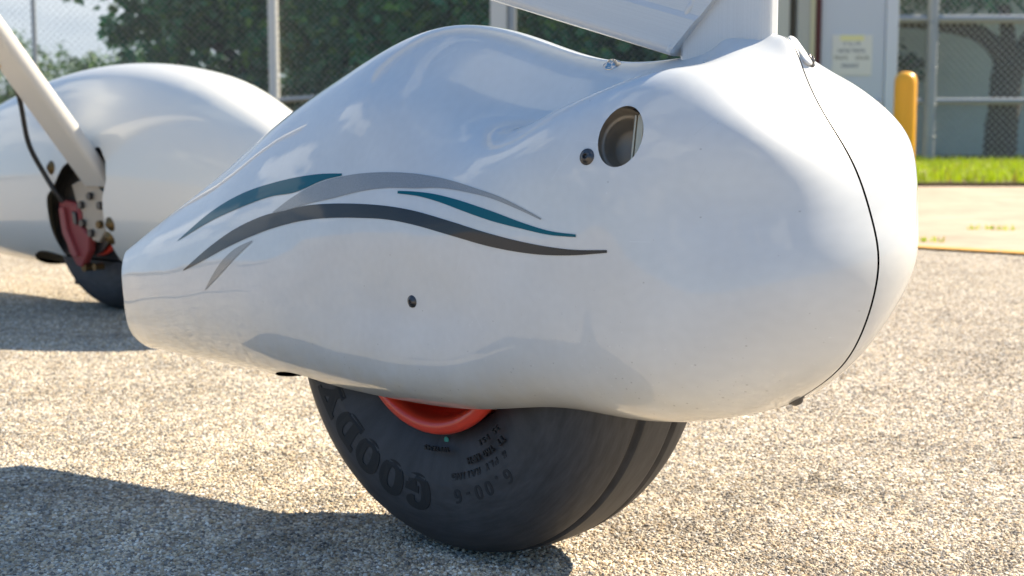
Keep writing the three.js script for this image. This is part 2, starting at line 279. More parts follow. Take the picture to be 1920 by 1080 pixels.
{
  const concTex = dataTex(512, 512, (i, j) => { const a = noise.noise(i / 90, j / 90, 2), b = noise.noise(i / 22, j / 22, 7), c = rnd(); const y = .65 + .06 * a + .05 * b + .05 * (c - .5); return [y * 1.05, y * .93, y * .81]; }, true, .5, .5);
  const onLine = (x) => -4.52 + (x - 1.321) * .82;                      // z of the yellow line at x
  struct('pavement', sheet([[-9, onLine(-9) - .1], [9, onLine(9) - .1], [9, -9.3], [-9, -9.35]].filter(Boolean), .004), std(lin(1, 1, 1), .85, { map: concTex }), 'pale concrete pavement strip before the grass');
  const yl = dataTex(512, 128, (i, j) => { const a = noise.noise(i / 30, j / 16, 4) + .5 * rnd(); return a > .72 ? [.62, .55, .44] : [.80, .60, .25]; }, true, 2, 2);
  struct('painted_line', sheet([[-9, onLine(-9) - .02], [9, onLine(9) - .02], [9, onLine(9) - .12], [-9, onLine(-9) - .12]], .008), std(lin(1, 1, 1), .8, { map: yl }), 'faded yellow line along the edge of the concrete');
  struct('soil', (() => { const g = box(60, .03, 30, 0, .015, -24.3); return g; })(), std(lin(.13, .10, .045), .95), 'low soil bank under the grass strip');
}
function bladeField(count, x0, x1, z0, z1, hA, hB, w) {
  const P = [], N = [], C = [];
  for (let k = 0; k < count; k++) {
    const x = rr(x0, x1), z = rr(z0, z1), h = rr(hA, hB) * (.75 + .5 * (noise.noise(x * 1.5, z * 1.5, 1) + .5)), a = rr(0, 6.28), b = rr(0, 6.28), l = h * rr(.15, .6), y0 = .03;
    const dx = Math.cos(a) * w, dz = Math.sin(a) * w, lx = Math.cos(b) * l, lz = Math.sin(b) * l;
    const A = [x - dx, y0, z - dz], B = [x + dx, y0, z + dz], M1 = [x - dx * .7 + lx * .4, y0 + h * .6, z - dz * .7 + lz * .4], M2 = [x + dx * .7 + lx * .4, y0 + h * .6, z + dz * .7 + lz * .4], T = [x + lx, y0 + h, z + lz];
    const q = rr(.75, 1.2), c = rnd() < .08 ? [.30 * q, .22 * q, .06 * q] : [.46 * q, .60 * q, .010 * q];
    for (const p of [A, B, M1, M1, B, M2, M1, M2, T]) { P.push(...p); N.push(0, 1, 0); C.push(...c); }
  }
  const g = new THREE.BufferGeometry(); g.setAttribute('position', new THREE.Float32BufferAttribute(P, 3)); g.setAttribute('color', new THREE.Float32BufferAttribute(C, 3)); g.computeVertexNormals(); return g;
}
const bladeMat = phys(lin(1, 1, 1), .8, { vertexColors: true, side: THREE.DoubleSide, transmission: .5, thickness: 0 });
{
  const m = shadow(new THREE.Mesh(bladeField(26000, 1.5, 8, -14, -9.32, .035, .10, .006), bladeMat));
  m.name = 'grass'; m.userData = { kind: 'stuff', label: 'bright sunlit green grass strip before the fence' }; scene.add(m);
  for (const [x, z, label] of [[1.82, -5.4, 'small weed tuft in the pavement, left of the pair'], [1.91, -5.36, 'small weed tuft in the pavement, right of the pair'], [1.45, -4.80, 'low weed tuft close to the yellow line']]) {
    const t = thing('weed', label, 'weed', x, 0, z); const g = bladeField(26, -.05, .05, -.03, .03, .01, .025, .003); g.translate(0, -.026, 0); part('leaf_tuft', g, bladeMat, t).userData.kind = 'stuff';
  }
}

// ---------------------------------------------------------------- trees
const leafMats = [[.020, .075, .028], [.028, .085, .022], [.05, .13, .02]].map((c) => phys(lin(1, 1, 1), .65, { vertexColors: true, side: THREE.DoubleSide, transmission: .5, thickness: 0 }));
const barkTex = dataTex(128, 512, (i, j) => { const a = noise.noise(i / 6, j / 40, 2) + .5 * noise.noise(i / 3, j / 12, 6); const y = .34 + .12 * a; return [y, y * .93, y * .86]; }, true, 2, 2);
const bark = std(lin(.55, .55, .55), .95, { map: barkTex });
function crown(blobs, count, size, base, tip) {
  const P = [], C = [], tot = blobs.reduce((s, b) => s + b[3] * b[3] * b[4], 0);
  for (const [bx, by, bz, r, ry] of blobs) {
    const n = Math.round(count * r * r * ry / tot), cl = [];
    const nc = Math.max(6, Math.round(n / 45)); for (let k = 0; k < nc; k++) { const d = V(rr(-1, 1), rr(-1, 1), rr(-1, 1)).normalize().multiplyScalar(Math.pow(rnd(), .33) * rr(.8, 1.08)); cl.push([d.x * r, d.y * ry, d.z * r, rr(.7, 1.35)]); }
    for (let k = 0; k < n; k++) {
      const c = cl[Math.floor(rnd() * nc)], cr = r * .26, p = V(bx + c[0] + rr(-1, 1) * cr * rnd(), by + c[1] + rr(-1, 1) * cr * rnd(), bz + c[2] + rr(-1, 1) * cr * rnd()); if (p.y < .03) p.y = .03 + rnd() * .1;
      const s = size * rr(.6, 1.25), a = V(rr(-1, 1), rr(-.6, .4), rr(-1, 1)).normalize(), b = a.clone().cross(V(rr(-1, 1), rr(-1, 1), rr(-1, 1))).normalize().multiplyScalar(s * .33); a.multiplyScalar(s);
      const bend = V(0, -.18 * s, 0), A = p, B = p.clone().addScaledVector(a, .5).add(b), D = p.clone().addScaledVector(a, .5).sub(b), T = p.clone().add(a).add(bend);
      for (const q of [A, B, D, B, T, D]) P.push(q.x, q.y, q.z);
      const m = rnd() < .12 ? 1 : rnd() * .35, g = c[3] * rr(.8, 1.2), col = [0, 1, 2].map((i) => (base[i] + (tip[i] - base[i]) * m) * g); for (let i = 0; i < 6; i++) C.push(...col);
    }
  }
  const g = new THREE.BufferGeometry(); g.setAttribute('position', new THREE.Float32BufferAttribute(P, 3)); g.setAttribute('color', new THREE.Float32BufferAttribute(C, 3)); g.computeVertexNormals(); return g;
}
function tree(label, x, z, blobs, count, size, base, tip, trunkH, tr, group) {
  const t = thing('tree', label, 'tree', x, 0, z, 0, group);
  const gs = [rod(V(0, 0, 0), V(.1, trunkH, 0), tr, tr * .6, 10)];
  for (const [bx, by, bz] of blobs.slice(0, 6)) gs.push(rod(V(.07, trunkH * .7, 0), V(bx, by, bz), tr * .5, tr * .12, 7));
  part('trunk', gs, bark, t); part('crown', crown(blobs, count, size, base, tip), leafMats[0], t); return t;
}
const deep = [.025, .20, .10], deepTip = [.22, .46, .08], mid = [.04, .28, .13], olive = [.06, .10, .02], sunny = [.10, .24, .03];
tree('dark green tree at the left end of the fence, its loose twigs against the sky', -3.3, -17.5, [[-.1, 2.6, 0, 1.55, 1.3], [-.9, 1.3, .1, .75, .8], [.5, 1.1, .2, 1.25, 1.05], [.9, 2.2, 0, 1.3, 1.2], [-1.25, 1.9, 0, .6, .5], [-1.75, 2.3, 0, .6, .5], [-1.2, 2.7, 0, .8, .6], [-.2, .5, .3, 1.0, .6]], 26000, .15, deep, deepTip, 1.6, .14);
tree('dense green tree behind the fence, right beside the pale fence post', -1.2, -17.8, [[0, 1.2, 0, 1.5, 1.3], [.2, 2.8, 0, 1.7, 1.3], [-.8, 2.0, .2, 1.1, 1.0], [.9, .7, .2, 1.1, .8]], 26000, .17, mid, deepTip, 1.5, .15);
tree('dense green tree behind the fence above the crest of the near fairing', 1.1, -18.2, [[0, 1.1, 0, 1.6, 1.2], [.1, 2.7, 0, 1.8, 1.4], [1.0, 1.6, .2, 1.2, 1.2], [-.9, .8, .2, 1.2, .9]], 26000, .17, deep, deepTip, 1.5, .15);
tree('shaded green tree behind the fence, under the slanting arm', 3.3, -19, [[0, 1.2, 0, 1.6, 1.3], [.2, 2.7, 0, 1.7, 1.3], [-1.0, 1.7, .2, 1.1, 1.2], [1, 1, .2, 1.1, 1]], 24000, .18, [.018, .06, .045], mid, 1.5, .16);
for (const [x, z, s, label] of [[-29, -95, 1.35, 'distant sunlit tree on the skyline left of the sloping white leg'], [-25.8, -99, 1.45, 'distant sunlit tree on the skyline behind the sloping white leg'], [-22.6, -97, 1.25, 'distant sunlit tree on the skyline just right of the sloping white leg'], [-19.5, -100, 1.25, 'distant sunlit tree on the skyline at the foot of the dark tree'], [-35, -96, 1.7, 'distant sunlit tree on the skyline at the left edge of the view']])
  tree(label, x, z, [[0, 2.2 * s, 0, 2.4 * s, 1.9 * s], [1.2 * s, 1.2 * s, .5, 1.6 * s, 1.3 * s], [-1.3 * s, 1.2 * s, .4, 1.7 * s, 1.3 * s]], 5000, .36, [.05, .15, .03], sunny, 1.8, .2);

// ---------------------------------------------------------------- fences
const galv = std(lin(.36, .39, .41), .5, { metalness: .45 });
const galvPale = std(lin(.70, .70, .66), .55, { metalness: .2 });
const wireMat = std(lin(.30, .33, .34), .5, { metalness: .3 });
function meshWire(x0, x1, y0, y1, z, pitch, r) {
  const P = [], add = (a, b) => {
    const d = b.clone().sub(a).normalize(), s = V(0, 0, 1).cross(d).normalize(), t = d.clone().cross(s), ring = [0, 1, 2].map((k) => { const c = k * 2.0944; return s.clone().multiplyScalar(Math.cos(c) * r).addScaledVector(t, Math.sin(c) * r); });
    for (let k = 0; k < 3; k++) { const u = ring[k], v = ring[(k + 1) % 3], q = [a.clone().add(u), b.clone().add(u), a.clone().add(v), b.clone().add(u), b.clone().add(v), a.clone().add(v)]; for (const p of q) P.push(p.x, p.y, p.z); }
  };
  const H = y1 - y0;
  for (let c = x0 - H; c < x1; c += pitch) for (const s of [1, -1]) {           // lines x = c + (y - y0) and mirrored
    let a = Math.max(0, x0 - c), b = Math.min(H, x1 - c); if (b - a < .02) continue;
    const f = (q) => s > 0 ? V(c + q, y0 + q, z) : V(x0 + x1 - (c + q), y0 + q, z + .006);
    add(f(a), f(b));
  }
  const g = new THREE.BufferGeometry(); g.setAttribute('position', new THREE.Float32BufferAttribute(P, 3)); g.computeVertexNormals(); return g;
}
const tube = (x0, y0, x1, y1, z, r) => rod(V(x0, y0, z), V(x1, y1, z), r, r, 18);
{
  const f = thing('chain_link_fence', 'galvanised chain link fence before the dark green trees', 'fence', 0, 0, -14);
  part('chain_link', meshWire(-8.5, -.13, .06, 2.6, 0, .068, .0034), wireMat, f).userData.kind = 'stuff';
  part('chain_link', meshWire(.0, 2.5, .06, 2.6, 0, .068, .0034), wireMat, f).userData.kind = 'stuff';
  for (const [x, r, m] of [[-4.737, .024, galv], [-7.2, .024, galv], [-2.366, .052, galvPale]]) part('post', [rod(V(x, 0, .05), V(x, 2.6, .05), r, r, 18), new THREE.SphereGeometry(r * 1.05, 16, 10).translate(x, 2.6, .05)], m, f);
  part('post', box(.165, 2.7, .1, -.133, 1.35, .03, .006), galvPale, f, 'wide pale square post');
  part('post', rod(V(.0, 0, .05), V(.0, 2.7, .05), .045, .045, 18), galv, f);
  part('brace', tube(-2.32, .665, -.2, .80, .05, .026), galv, f);
  part('rail', tube(-8.5, 2.55, 2.5, 2.55, .03, .022), galv, f);
}
{
  const f = thing('chain_link_fence', 'galvanised chain link fence with two rails before the grey building', 'fence', 0, 0, -14);
  part('chain_link', meshWire(3.75, 8, .06, 2.6, -.03, .07, .0040), std(lin(.50, .53, .53), .5, { metalness: .2 }), f).userData.kind = 'stuff';
  part('post', [rod(V(4.173, 0, .03), V(4.173, 2.7, .03), .058, .058, 20), new THREE.TorusGeometry(.06, .006, 8, 20).rotateX(Math.PI / 2).translate(4.173, .62, .03), new THREE.TorusGeometry(.06, .006, 8, 20).rotateX(Math.PI / 2).translate(4.173, 1.43, .03), new THREE.TorusGeometry(.06, .006, 8, 20).rotateX(Math.PI / 2).translate(4.173, .30, .03), new THREE.TorusGeometry(.06, .006, 8, 20).rotateX(Math.PI / 2).translate(4.173, .98, .03)], galv, f);
  part('rail', tube(3.74, 1.464, 8, 1.464, .0, .042), galv, f); part('rail', tube(4.2, .655, 8, .655, .0, .034), galv, f);
  part('rail', tube(3.74, .655, 4.2, .655, .0, .026), galv, f);
}

// ---------------------------------------------------------------- cabinet with sign, bollard, building, tree behind the fence
{
  const stripe = std(lin(.50, .50, .44), .7), pale = std(lin(.60, .60, .52), .7), dark = std(lin(.10, .09, .07), .7), cream = std(lin(.66, .62, .40), .7), red = std(lin(.09, .02, .018), .6), door = std(lin(.62, .66, .72), .5), edge = std(lin(.72, .75, .80), .5);
  const t = thing('gate_house', 'pale metal gate house with a white notice on its grey door', 'gate house', 0, 0, -13.6);
  part('wall', box(.24, 2.8, .6, 2.56, 1.4, -.3), pale, t); part('wall_gap', box(.06, 2.8, .5, 2.72, 1.4, -.3), dark, t);
  part('column', box(.12, 2.8, .5, 2.81, 1.4, -.2), stripe, t); part('column', box(.045, 2.8, .5, 2.895, 1.4, -.19), cream, t); part('door_post', box(.055, 2.8, .5, 2.946, 1.4, -.18), red, t);
  const d = part('door', box(.62, 2.5, .05, 3.29, 1.3, 0, .008), door, t); part('door_frame', box(.12, 2.7, .08, 3.665, 1.35, .0, .01), edge, t); part('wall', box(.75, 2.8, .4, 3.35, 1.4, -.25), stripe, t);
  const W = 256, c = document.createElement('canvas'); c.width = W; c.height = W; const x = c.getContext('2d'); x.fillStyle = '#e6e4da'; x.fillRect(0, 0, W, W); x.fillStyle = '#f0e9a8'; x.fillRect(50, 4, 150, 34);
  let s2 = 3; const r2 = () => { s2 = (s2 * 16807) % 2147483647; return s2 / 2147483647; };
  for (const [y, x0, x1, col] of [[56, 70, 180, '#555a6a'], [100, 36, 220, '#3c4454'], [146, 14, 96, '#6a6450'], [146, 152, 236, '#6a6450'], [196, 60, 170, '#3a4258']]) { x.fillStyle = col; let q = x0; while (q < x1) { const w = 5 + r2() * 5; x.fillRect(q, y - 11, w * .55, 22); if (r2() > .4) x.fillRect(q, y - 11 + (r2() > .5 ? 0 : 18), w + 3, 4); q += w + 5; if (r2() < .15) q += 9; } }
  const tx = new THREE.CanvasTexture(c); tx.colorSpace = THREE.SRGBColorSpace;
  const sg = new THREE.PlaneGeometry(.385, .385); part('notice', [box(.385, .385, .006, 3.285, 1.09, .029)], std(lin(.8, .8, .76), .6), t); part('notice_print', sg.translate(3.285, 1.09, .0345), std(lin(1, 1, 1), .6, { map: tx }), t);
  part('door_handle', [box(.03, .10, .03, 3.56, .62, .04, .008), rod(V(3.56, .64, .05), V(3.5, .64, .07), .008)], steel, t);
}
{
  const t = thing('bollard', 'yellow painted steel bollard with a domed top before the fence', 'bollard', 2.95, 0, -10.5);
  const pr = [[0, .81], [.03, .808], [.055, .797], [.073, .777], [.0805, .75], [.0825, .72], [.0825, .0], [0, 0]].map((p) => new THREE.Vector2(...p)).reverse();
  const yt = dataTex(256, 256, (i, j) => { const a = noise.noise(i / 20, j / 30, 2); const y = 1 - .08 * clamp(a, 0, 1) - .02 * rnd(); return [y, y, y]; }, true);
  part('post', new THREE.LatheGeometry(pr, 40), phys(lin(.98, .46, .002), .45, { map: yt, clearcoat: .4, clearcoatRoughness: .25 }), t); part('footing', new THREE.CylinderGeometry(.2, .22, .08, 28).translate(0, .03, 0), std(lin(.4, .37, .32), .9), t);
}
{
  const t = thing('grey_building', 'low grey green rendered building behind the right fence', 'building', 8, 0, -20);
  const st = dataTex(512, 512, (i, j) => { const a = noise.noise(i / 70, j / 70, 2) + .4 * noise.noise(i / 9, j / 9, 3); const y = .66 + .05 * a + .03 * rnd(); return [y * .98, y, y * .95]; }, true, 1, 1);
  part('wall', box(9.5, 4, 3, -.2, 2, 0), std(lin(1.25, 1.42, 1.4), .9, { map: st }), t); part('roof', box(10, .2, 3.6, -.2, 4.1, 0), std(lin(.2, .2, .2), .8), t);
  const q = thing('tree', 'forked dark tree trunk standing before the grey building', 'tree', 5.78, 0, -16.5);
  const limb = (pts, r0, r1) => { const c = new THREE.CatmullRomCurve3(pts.map((p) => V(...p))); const n = 26, rad = 12, g = new THREE.TubeGeometry(c, n, 1, rad), p = g.attributes.position; for (let i = 0; i <= n; i++) { const o = c.getPointAt(i / n), R = (r0 + (r1 - r0) * i / n) * (1 + (i < 3 ? (3 - i) * .09 : 0)); for (let j = 0; j <= rad; j++) { const k = i * (rad + 1) + j, v = V(p.getX(k), p.getY(k), p.getZ(k)).sub(o).normalize().multiplyScalar(R * (1 + .12 * noise.noise(j * .9, i * .35, 3))); p.setXYZ(k, o.x + v.x, o.y + v.y, o.z + v.z); } } g.computeVertexNormals(); return g; };
  part('trunk', limb([[0, -.1, 0], [.0, .3, 0], [.02, .7, .02], [.04, 1.12, .02]], .20, .175), bark, q);
  part('branch', limb([[.04, 1.0, 0], [-.05, 1.25, .03], [-.28, 1.46, .05], [-.75, 1.58, .05], [-1.3, 1.6, .1]], .13, .05), bark, q); part('branch', limb([[.06, 1.0, 0], [.22, 1.28, .0], [.42, 1.6, -.05], [.5, 2.3, -.05]], .14, .08), bark, q); part('branch', limb([[.05, 1.0, 0], [.02, 1.4, .06], [-.1, 2.0, .1]], .11, .06), bark, q);
  part('crown', crown([[-1.3, 2.25, 0, 1.0, .55], [.1, 2.3, .1, 1.2, .55], [-.5, 2.8, 0, 1.6, .8], [.9, 2.6, 0, 1.3, .8], [-1.5, 1.75, .1, .35, .25]], 11000, .13, deep, mid), leafMats[0], q);
}

// ---------------------------------------------------------------- wheels
const TR = .2185;
function tyreProfile(w, n, ri, grooves, R = TR) {
  const pts = []; for (let i = 0; i <= 220; i++) { const a = -Math.PI / 2 + Math.PI * i / 220, s = Math.sin(a), c = Math.cos(a); let z = w * Math.sign(s) * Math.abs(s) ** (2 / n), r = ri + (R - ri) * Math.abs(c) ** (2 / n);
    for (const [g, hw, dp] of grooves) { const q = Math.abs(z - g) / hw; if (q < 1) r -= dp * Math.pow(1 - q ** 4, .5); }
    pts.push([r, z]); }
  // sidewall runs on to the bead
  const inner = [[.094, .058], [.100, .064], [.110, .0695], [.120, .0732], [.130, .0765]];
  const out = []; for (const [r, z] of inner) if (r < ri) out.push(new THREE.Vector2(r, -z)); for (const [r, z] of pts) out.push(new THREE.Vector2(r, z)); for (const [r, z] of inner.slice().reverse()) if (r < ri) out.push(new THREE.Vector2(r, z));
  return out;
}
const TW = .0795, TN = 2.8, TRI = .143;
const sideZ = (r) => { if (r <= TRI) return TW * .985; const c = Math.pow((r - TRI) / (TR - TRI), TN / 2), a = Math.acos(clamp(c, 0, 1)); return TW * Math.sin(a) ** (2 / TN); };
function lathe(pts, seg = 160) { const g = new THREE.LatheGeometry(pts, seg); g.rotateX(Math.PI / 2); return g; }   // lathe axis turned to Z
// rim parts
function rimGeo() {
  const p = [[.001, .061], [.050, .061], [.060, .058], [.067, .050], [.072, .042], [.077, .042], [.0805, .054], [.0815, .068], [.0835, .0805], [.0885, .0845], [.0945, .0835], [.0975, .0795], [.0975, .074], [.093, .070], [.091, .05], [.091, -.05], [.0975, -.078], [.093, -.084], [.08, -.07], [.06, -.04], [.001, -.04]];
  const c = new THREE.CatmullRomCurve3(p.map(([r, z]) => V(r, z, 0)), false, 'centripetal'); return lathe(c.getPoints(90).map((q) => new THREE.Vector2(Math.max(q.x, .001), q.y)), 128);
}
const font = await new FontLoader().loadAsync('fonts/droid/droid_serif_bold.typeface.json');
const fontSans = await new FontLoader().loadAsync('fonts/droid/droid_sans_bold.typeface.json');
// a word laid round the sidewall: baseline radius rb, letters upright outwards, clockwise from angle a0
function sideWord(word, f, rb, size, a0, step, depth, sx = 1, fat = 0) {
  const list = []; let ang = a0;
  for (const ch of word) {
    if (ch !== ' ') {
      const g = new TextGeometry(ch, { font: f, size, depth: .4, curveSegments: 8, bevelEnabled: fat > 0, bevelThickness: .0001, bevelSize: fat, bevelSegments: 1 }); g.computeBoundingBox(); const b = g.boundingBox, mx = (b.min.x + b.max.x) / 2;
      const p = g.attributes.position; for (let k = 0; k < p.count; k++) { const lx = (p.getX(k) - mx) * sx, ly = p.getY(k), out = p.getZ(k) > .2, r = rb + ly, th = ang - lx / (rb + size * .5); const z = sideZ(r); p.setXYZ(k, r * Math.cos(th), r * Math.sin(th), z + (out ? depth : -.002)); }
      g.computeVertexNormals(); list.push(g);
    }
    ang -= step;
  }
  return list;
}
function makeWheel(parent, lettered) {
  const w = new THREE.Group(); w.name = 'wheel'; w.position.y = TR; parent.add(w);
  part('tyre', lathe(tyreProfile(TW, TN, TRI, [[.036, .0042, .006], [-.013, .0042, .006], [-.058, .004, .005]]), 220), rubber, w);
  part('rim', rimGeo(), redPaint, w);
  if (lettered) {
    const D = Math.PI / 180;
    // serif capitals round the wall: each a raised outline slab with a ribbed face
    const letters = sideWord('GOODYEAR', font, .141, .030, -96 * D, 13.2 * D, .0007, 1.0, .0022);
    for (const g of letters) part('raised_letter', g, rubberLetter, w);
    const small = [...sideWord('6.00-6', fontSans, .148, .013, -52 * D, 5 * D, .0005), ...sideWord('8 PLY RATING', fontSans, .1335, .0075, -49 * D, 2.6 * D, .0005), ...sideWord('TT 160 MPH', fontSans, .122, .006, -46 * D, 2.4 * D, .0005), ...sideWord('35 PSI', fontSans, .112, .005, -45 * D, 2.6 * D, .0005), ...sideWord('10012345', fontSans, .1095, .0045, -79 * D, 2.1 * D, .0004)];
    part('raised_lettering', small, std(lin(.024, .025, .027), .7), w);
    part('balance_mark', new THREE.CylinderGeometry(.0028, .0028, .0006, 18).rotateX(Math.PI / 2).translate(.1045 * Math.cos(-85 * D), .1045 * Math.sin(-85 * D), .0672), std(lin(.05, .32, .25), .6), w);
  }
  return w;
}

// ---------------------------------------------------------------- nose landing gear
const TURN = -THREE.MathUtils.degToRad(41);
const noseGear = thing('nose_landing_gear', 'white nose wheel fairing with teal and grey swooshes over a black tyre', 'landing gear', -.023, 0, -1.307, TURN);
const HOLE = [.2555, .393, .0226];
const gapN = (p) => (p.z < .012 ? (1 - p.z / .012) : 0) * (p.x > .3 ? .0009 + .0008 * sstep(.44, .36, p.y) : .0005);
const nearHalf = part('fairing_half', halfShell(noseLoft, 1, [.02, .262, .098], (x, y) => Math.hypot((x - HOLE[0]) / .72, y - HOLE[1]) - HOLE[2], gapN), gelcoat, noseGear, 'near half with striped flank and round hole');
const farHalf = part('fairing_half', halfShell(noseLoft, -1, [.02, .262, .098], (x, y) => Math.hypot((x - HOLE[0]) / .72, y - HOLE[1]) - HOLE[2], gapN), gelcoat, noseGear, 'far half behind the front seam');
{ // closed trailing edge
  const P = [], q = (v, sd) => { const p = noseLoft.P(noseLoft.umin, v, sd); return [p.x + .0015, p.y, sd * Math.max(p.z - .0006, 0)]; };
  for (let k = 0; k < 48; k++) { const a = q(9 * k / 48, 1), b = q(9 * (k + 1) / 48, 1), c = q(9 * k / 48, -1), d = q(9 * (k + 1) / 48, -1); P.push(...a, ...b, ...c, ...b, ...d, ...c); }
  const g = new THREE.BufferGeometry(); g.setAttribute('position', new THREE.Float32BufferAttribute(P, 3)); g.computeVertexNormals(); part('trailing_edge', g, gelcoat, noseGear);
}
makeWheel(noseGear, true);
// stripes: side-view outlines [upper edge], [lower edge], each [X, Y] from tail to nose
//STRIPES
const STRIPES = [
  ['teal stripe by the tail', teal, [[-0.3972, 0.275], [-0.3233, 0.3097], [-0.2523, 0.3325], [-0.1707, 0.3483], [-0.1049, 0.3564], [-0.0665, 0.3581]], [[-0.3972, 0.275], [-0.3149, 0.3013], [-0.2542, 0.3172], [-0.1844, 0.3327], [-0.137, 0.3388], [-0.0939, 0.3511], [-0.0658, 0.3562]]],
  ['pale grey arched stripe', silver, [[-0.1733, 0.3186], [-0.1424, 0.3332], [-0.1014, 0.348], [-0.0586, 0.3564], [-0.0153, 0.3602], [0.0276, 0.3602], [0.0712, 0.3562], [0.1079, 0.3508], [0.143, 0.3447], [0.1713, 0.3366], [0.1915, 0.3299]], [[-0.1731, 0.3181], [-0.1392, 0.3234], [-0.1126, 0.3288], [-0.0719, 0.3359], [-0.0344, 0.3431], [-0.0003, 0.3471], [0.0357, 0.3479], [0.0646, 0.349], [0.0991, 0.3469], [0.1336, 0.3429], [0.1655, 0.3357], [0.1907, 0.3287]]],
  ['long charcoal stripe', charcoal, [[-0.3639, 0.2476], [-0.3014, 0.2764], [-0.2456, 0.2987], [-0.188, 0.3148], [-0.1487, 0.3213], [-0.1122, 0.3276], [-0.0704, 0.331], [-0.0315, 0.3323], [0.0041, 0.3319], [0.0383, 0.3294], [0.0887, 0.3222], [0.1366, 0.3147], [0.1818, 0.3098], [0.2227, 0.3078], [0.2534, 0.3089]], [[-0.3637, 0.2465], [-0.3179, 0.2601], [-0.2577, 0.2795], [-0.2042, 0.2948], [-0.1549, 0.3065], [-0.1087, 0.3144], [-0.0673, 0.3184], [-0.0292, 0.3201], [0.0063, 0.3204], [0.0407, 0.3177], [0.0897, 0.3108], [0.1369, 0.3045], [0.185, 0.302], [0.2228, 0.3034], [0.2535, 0.3069]]],
  ['teal stripe toward the nose', teal, [[0.0149, 0.3451], [0.0335, 0.3452], [0.0601, 0.3439], [0.0947, 0.3397], [0.135, 0.3329], [0.1722, 0.3253], [0.2011, 0.3207], [0.2269, 0.3194]], [[0.0156, 0.3429], [0.0413, 0.3415], [0.0689, 0.3376], [0.0967, 0.3323], [0.1358, 0.3252], [0.1665, 0.3213], [0.2013, 0.3177], [0.227, 0.3174]]],
  ['short grey stripe below', silver, [[-0.307, 0.2313], [-0.29, 0.2475], [-0.267, 0.2655], [-0.2401, 0.2794], [-0.2073, 0.2895]], [[-0.3071, 0.2308], [-0.2716, 0.2504], [-0.2437, 0.2674], [-0.2229, 0.2794], [-0.2071, 0.2882]]],
];
//ENDSTRIPES
function resample(l, n) { const c = new THREE.CatmullRomCurve3(l.map(([x, y]) => V(x, y, 0)), false, 'centripetal'); return c.getSpacedPoints(n); }
for (const [name, mat, up, lo] of STRIPES) {
  const n = 90, m = 8, A = resample(up, n), B = resample(lo, n), P = [], N = [], U = [], I = [];
  for (let i = 0; i <= n; i++) for (let j = 0; j <= m; j++) { const x = A[i].x + (B[i].x - A[i].x) * j / m, y = A[i].y + (B[i].y - A[i].y) * j / m, [u, v] = noseLoft.find(x, y), nn = noseLoft.N(u, v), p = noseLoft.P(u, v).addScaledVector(nn, .0005); P.push(p.x, p.y, p.z); N.push(nn.x, nn.y, nn.z); U.push(p.x, p.y); }
  for (let i = 0; i < n; i++) for (let j = 0; j < m; j++) { const a = i * (m + 1) + j; I.push(a, a + 1, a + m + 1, a + 1, a + m + 2, a + m + 1); }
  const g = new THREE.BufferGeometry(); g.setAttribute('position', new THREE.Float32BufferAttribute(P, 3)); g.setAttribute('normal', new THREE.Float32BufferAttribute(N, 3)); g.setAttribute('uv', new THREE.Float32BufferAttribute(U, 2)); g.setIndex(I);
  part('stripe', g, mat, nearHalf, name);
}
// round head screws with a socket, standing on the shell
function screwGeo(r) { const p = [[.0005, r * .25], [r * .3, r * .22], [r * .36, r * .62], [r * .48, r * .66], [r * .72, r * .5], [r * .9, r * .28], [r, .0008], [r * 1.25, .0006], [r * 1.28, -.001]].map(([a, b]) => new THREE.Vector2(a, b)); const g = new THREE.LatheGeometry(p, 28); g.rotateX(Math.PI / 2); return g; }
function screw(parent, p, n, r, mat = steel) { const m = part('screw', screwGeo(r), mat, parent); m.position.copy(p); m.quaternion.setFromUnitVectors(V(0, 0, 1), n); return m; }
const flank = (x, y) => { const [u, v] = noseLoft.find(x, y); return [noseLoft.P(u, v), noseLoft.N(u, v)]; };
for (const [x, y, r] of [[.2319, .3777, .0050], [.0348, .2511, .0043]]) screw(nearHalf, ...flank(x, y), r, darkSteel);
{ const u = .155, v = .35; screw(nearHalf, noseLoft.P(u, v), noseLoft.N(u, v), .0062); }
for (const [u, v] of [[.412, 1.75], [.425, 8.75]]) { const p = noseLoft.P(u, v, -1), n = noseLoft.N(u, v, -1); p.z *= -1; n.z *= -1; screw(farHalf, p, n, .0056, darkSteel); }
{ // rounded joint tab of the far half at the head of the seam
  const g = new THREE.CapsuleGeometry(.0060, .018, 8, 20), d = V(.017, -.021, 0).normalize(); g.scale(.4, 1, 1.05); g.applyQuaternion(new THREE.Quaternion().setFromUnitVectors(V(0, 1, 0), d)); g.translate(.3225, .4595, -.0085);
  part('joint_tab', g, gelcoat, farHalf);
}
{ // bushing behind the round hole, square to the shell
  const [hx, hy, hr] = HOLE, [hp, hn] = flank(hx, hy), grp = (g) => g.applyMatrix4(new THREE.Matrix4().makeBasis(V(0, 1, 0).cross(hn).normalize(), hn.clone().cross(V(0, 1, 0).cross(hn).normalize()), hn).setPosition(hp).multiply(new THREE.Matrix4().makeScale(.86, 1, 1)));
  const bore = lathe([[hr + .0012, -.006], [hr + .0012, -.018], [hr - .001, -.020], [hr - .003, -.020], [hr - .003, -.027], [hr - .008, -.028], [hr - .008, -.036], [.0005, -.036]].map((p) => new THREE.Vector2(...p)), 48);
  part('axle_bushing', grp(bore), std(lin(.33, .30, .26), .5, { metalness: .5 }), noseGear);
  part('lug_plate', grp(merge([box(.007, .042, .012, .0145, 0, -.016, .0015), box(.002, .040, .016, .0095, 0, -.018, .0006)])), std(lin(.62, .56, .42), .5, { metalness: .5 }), noseGear);
}
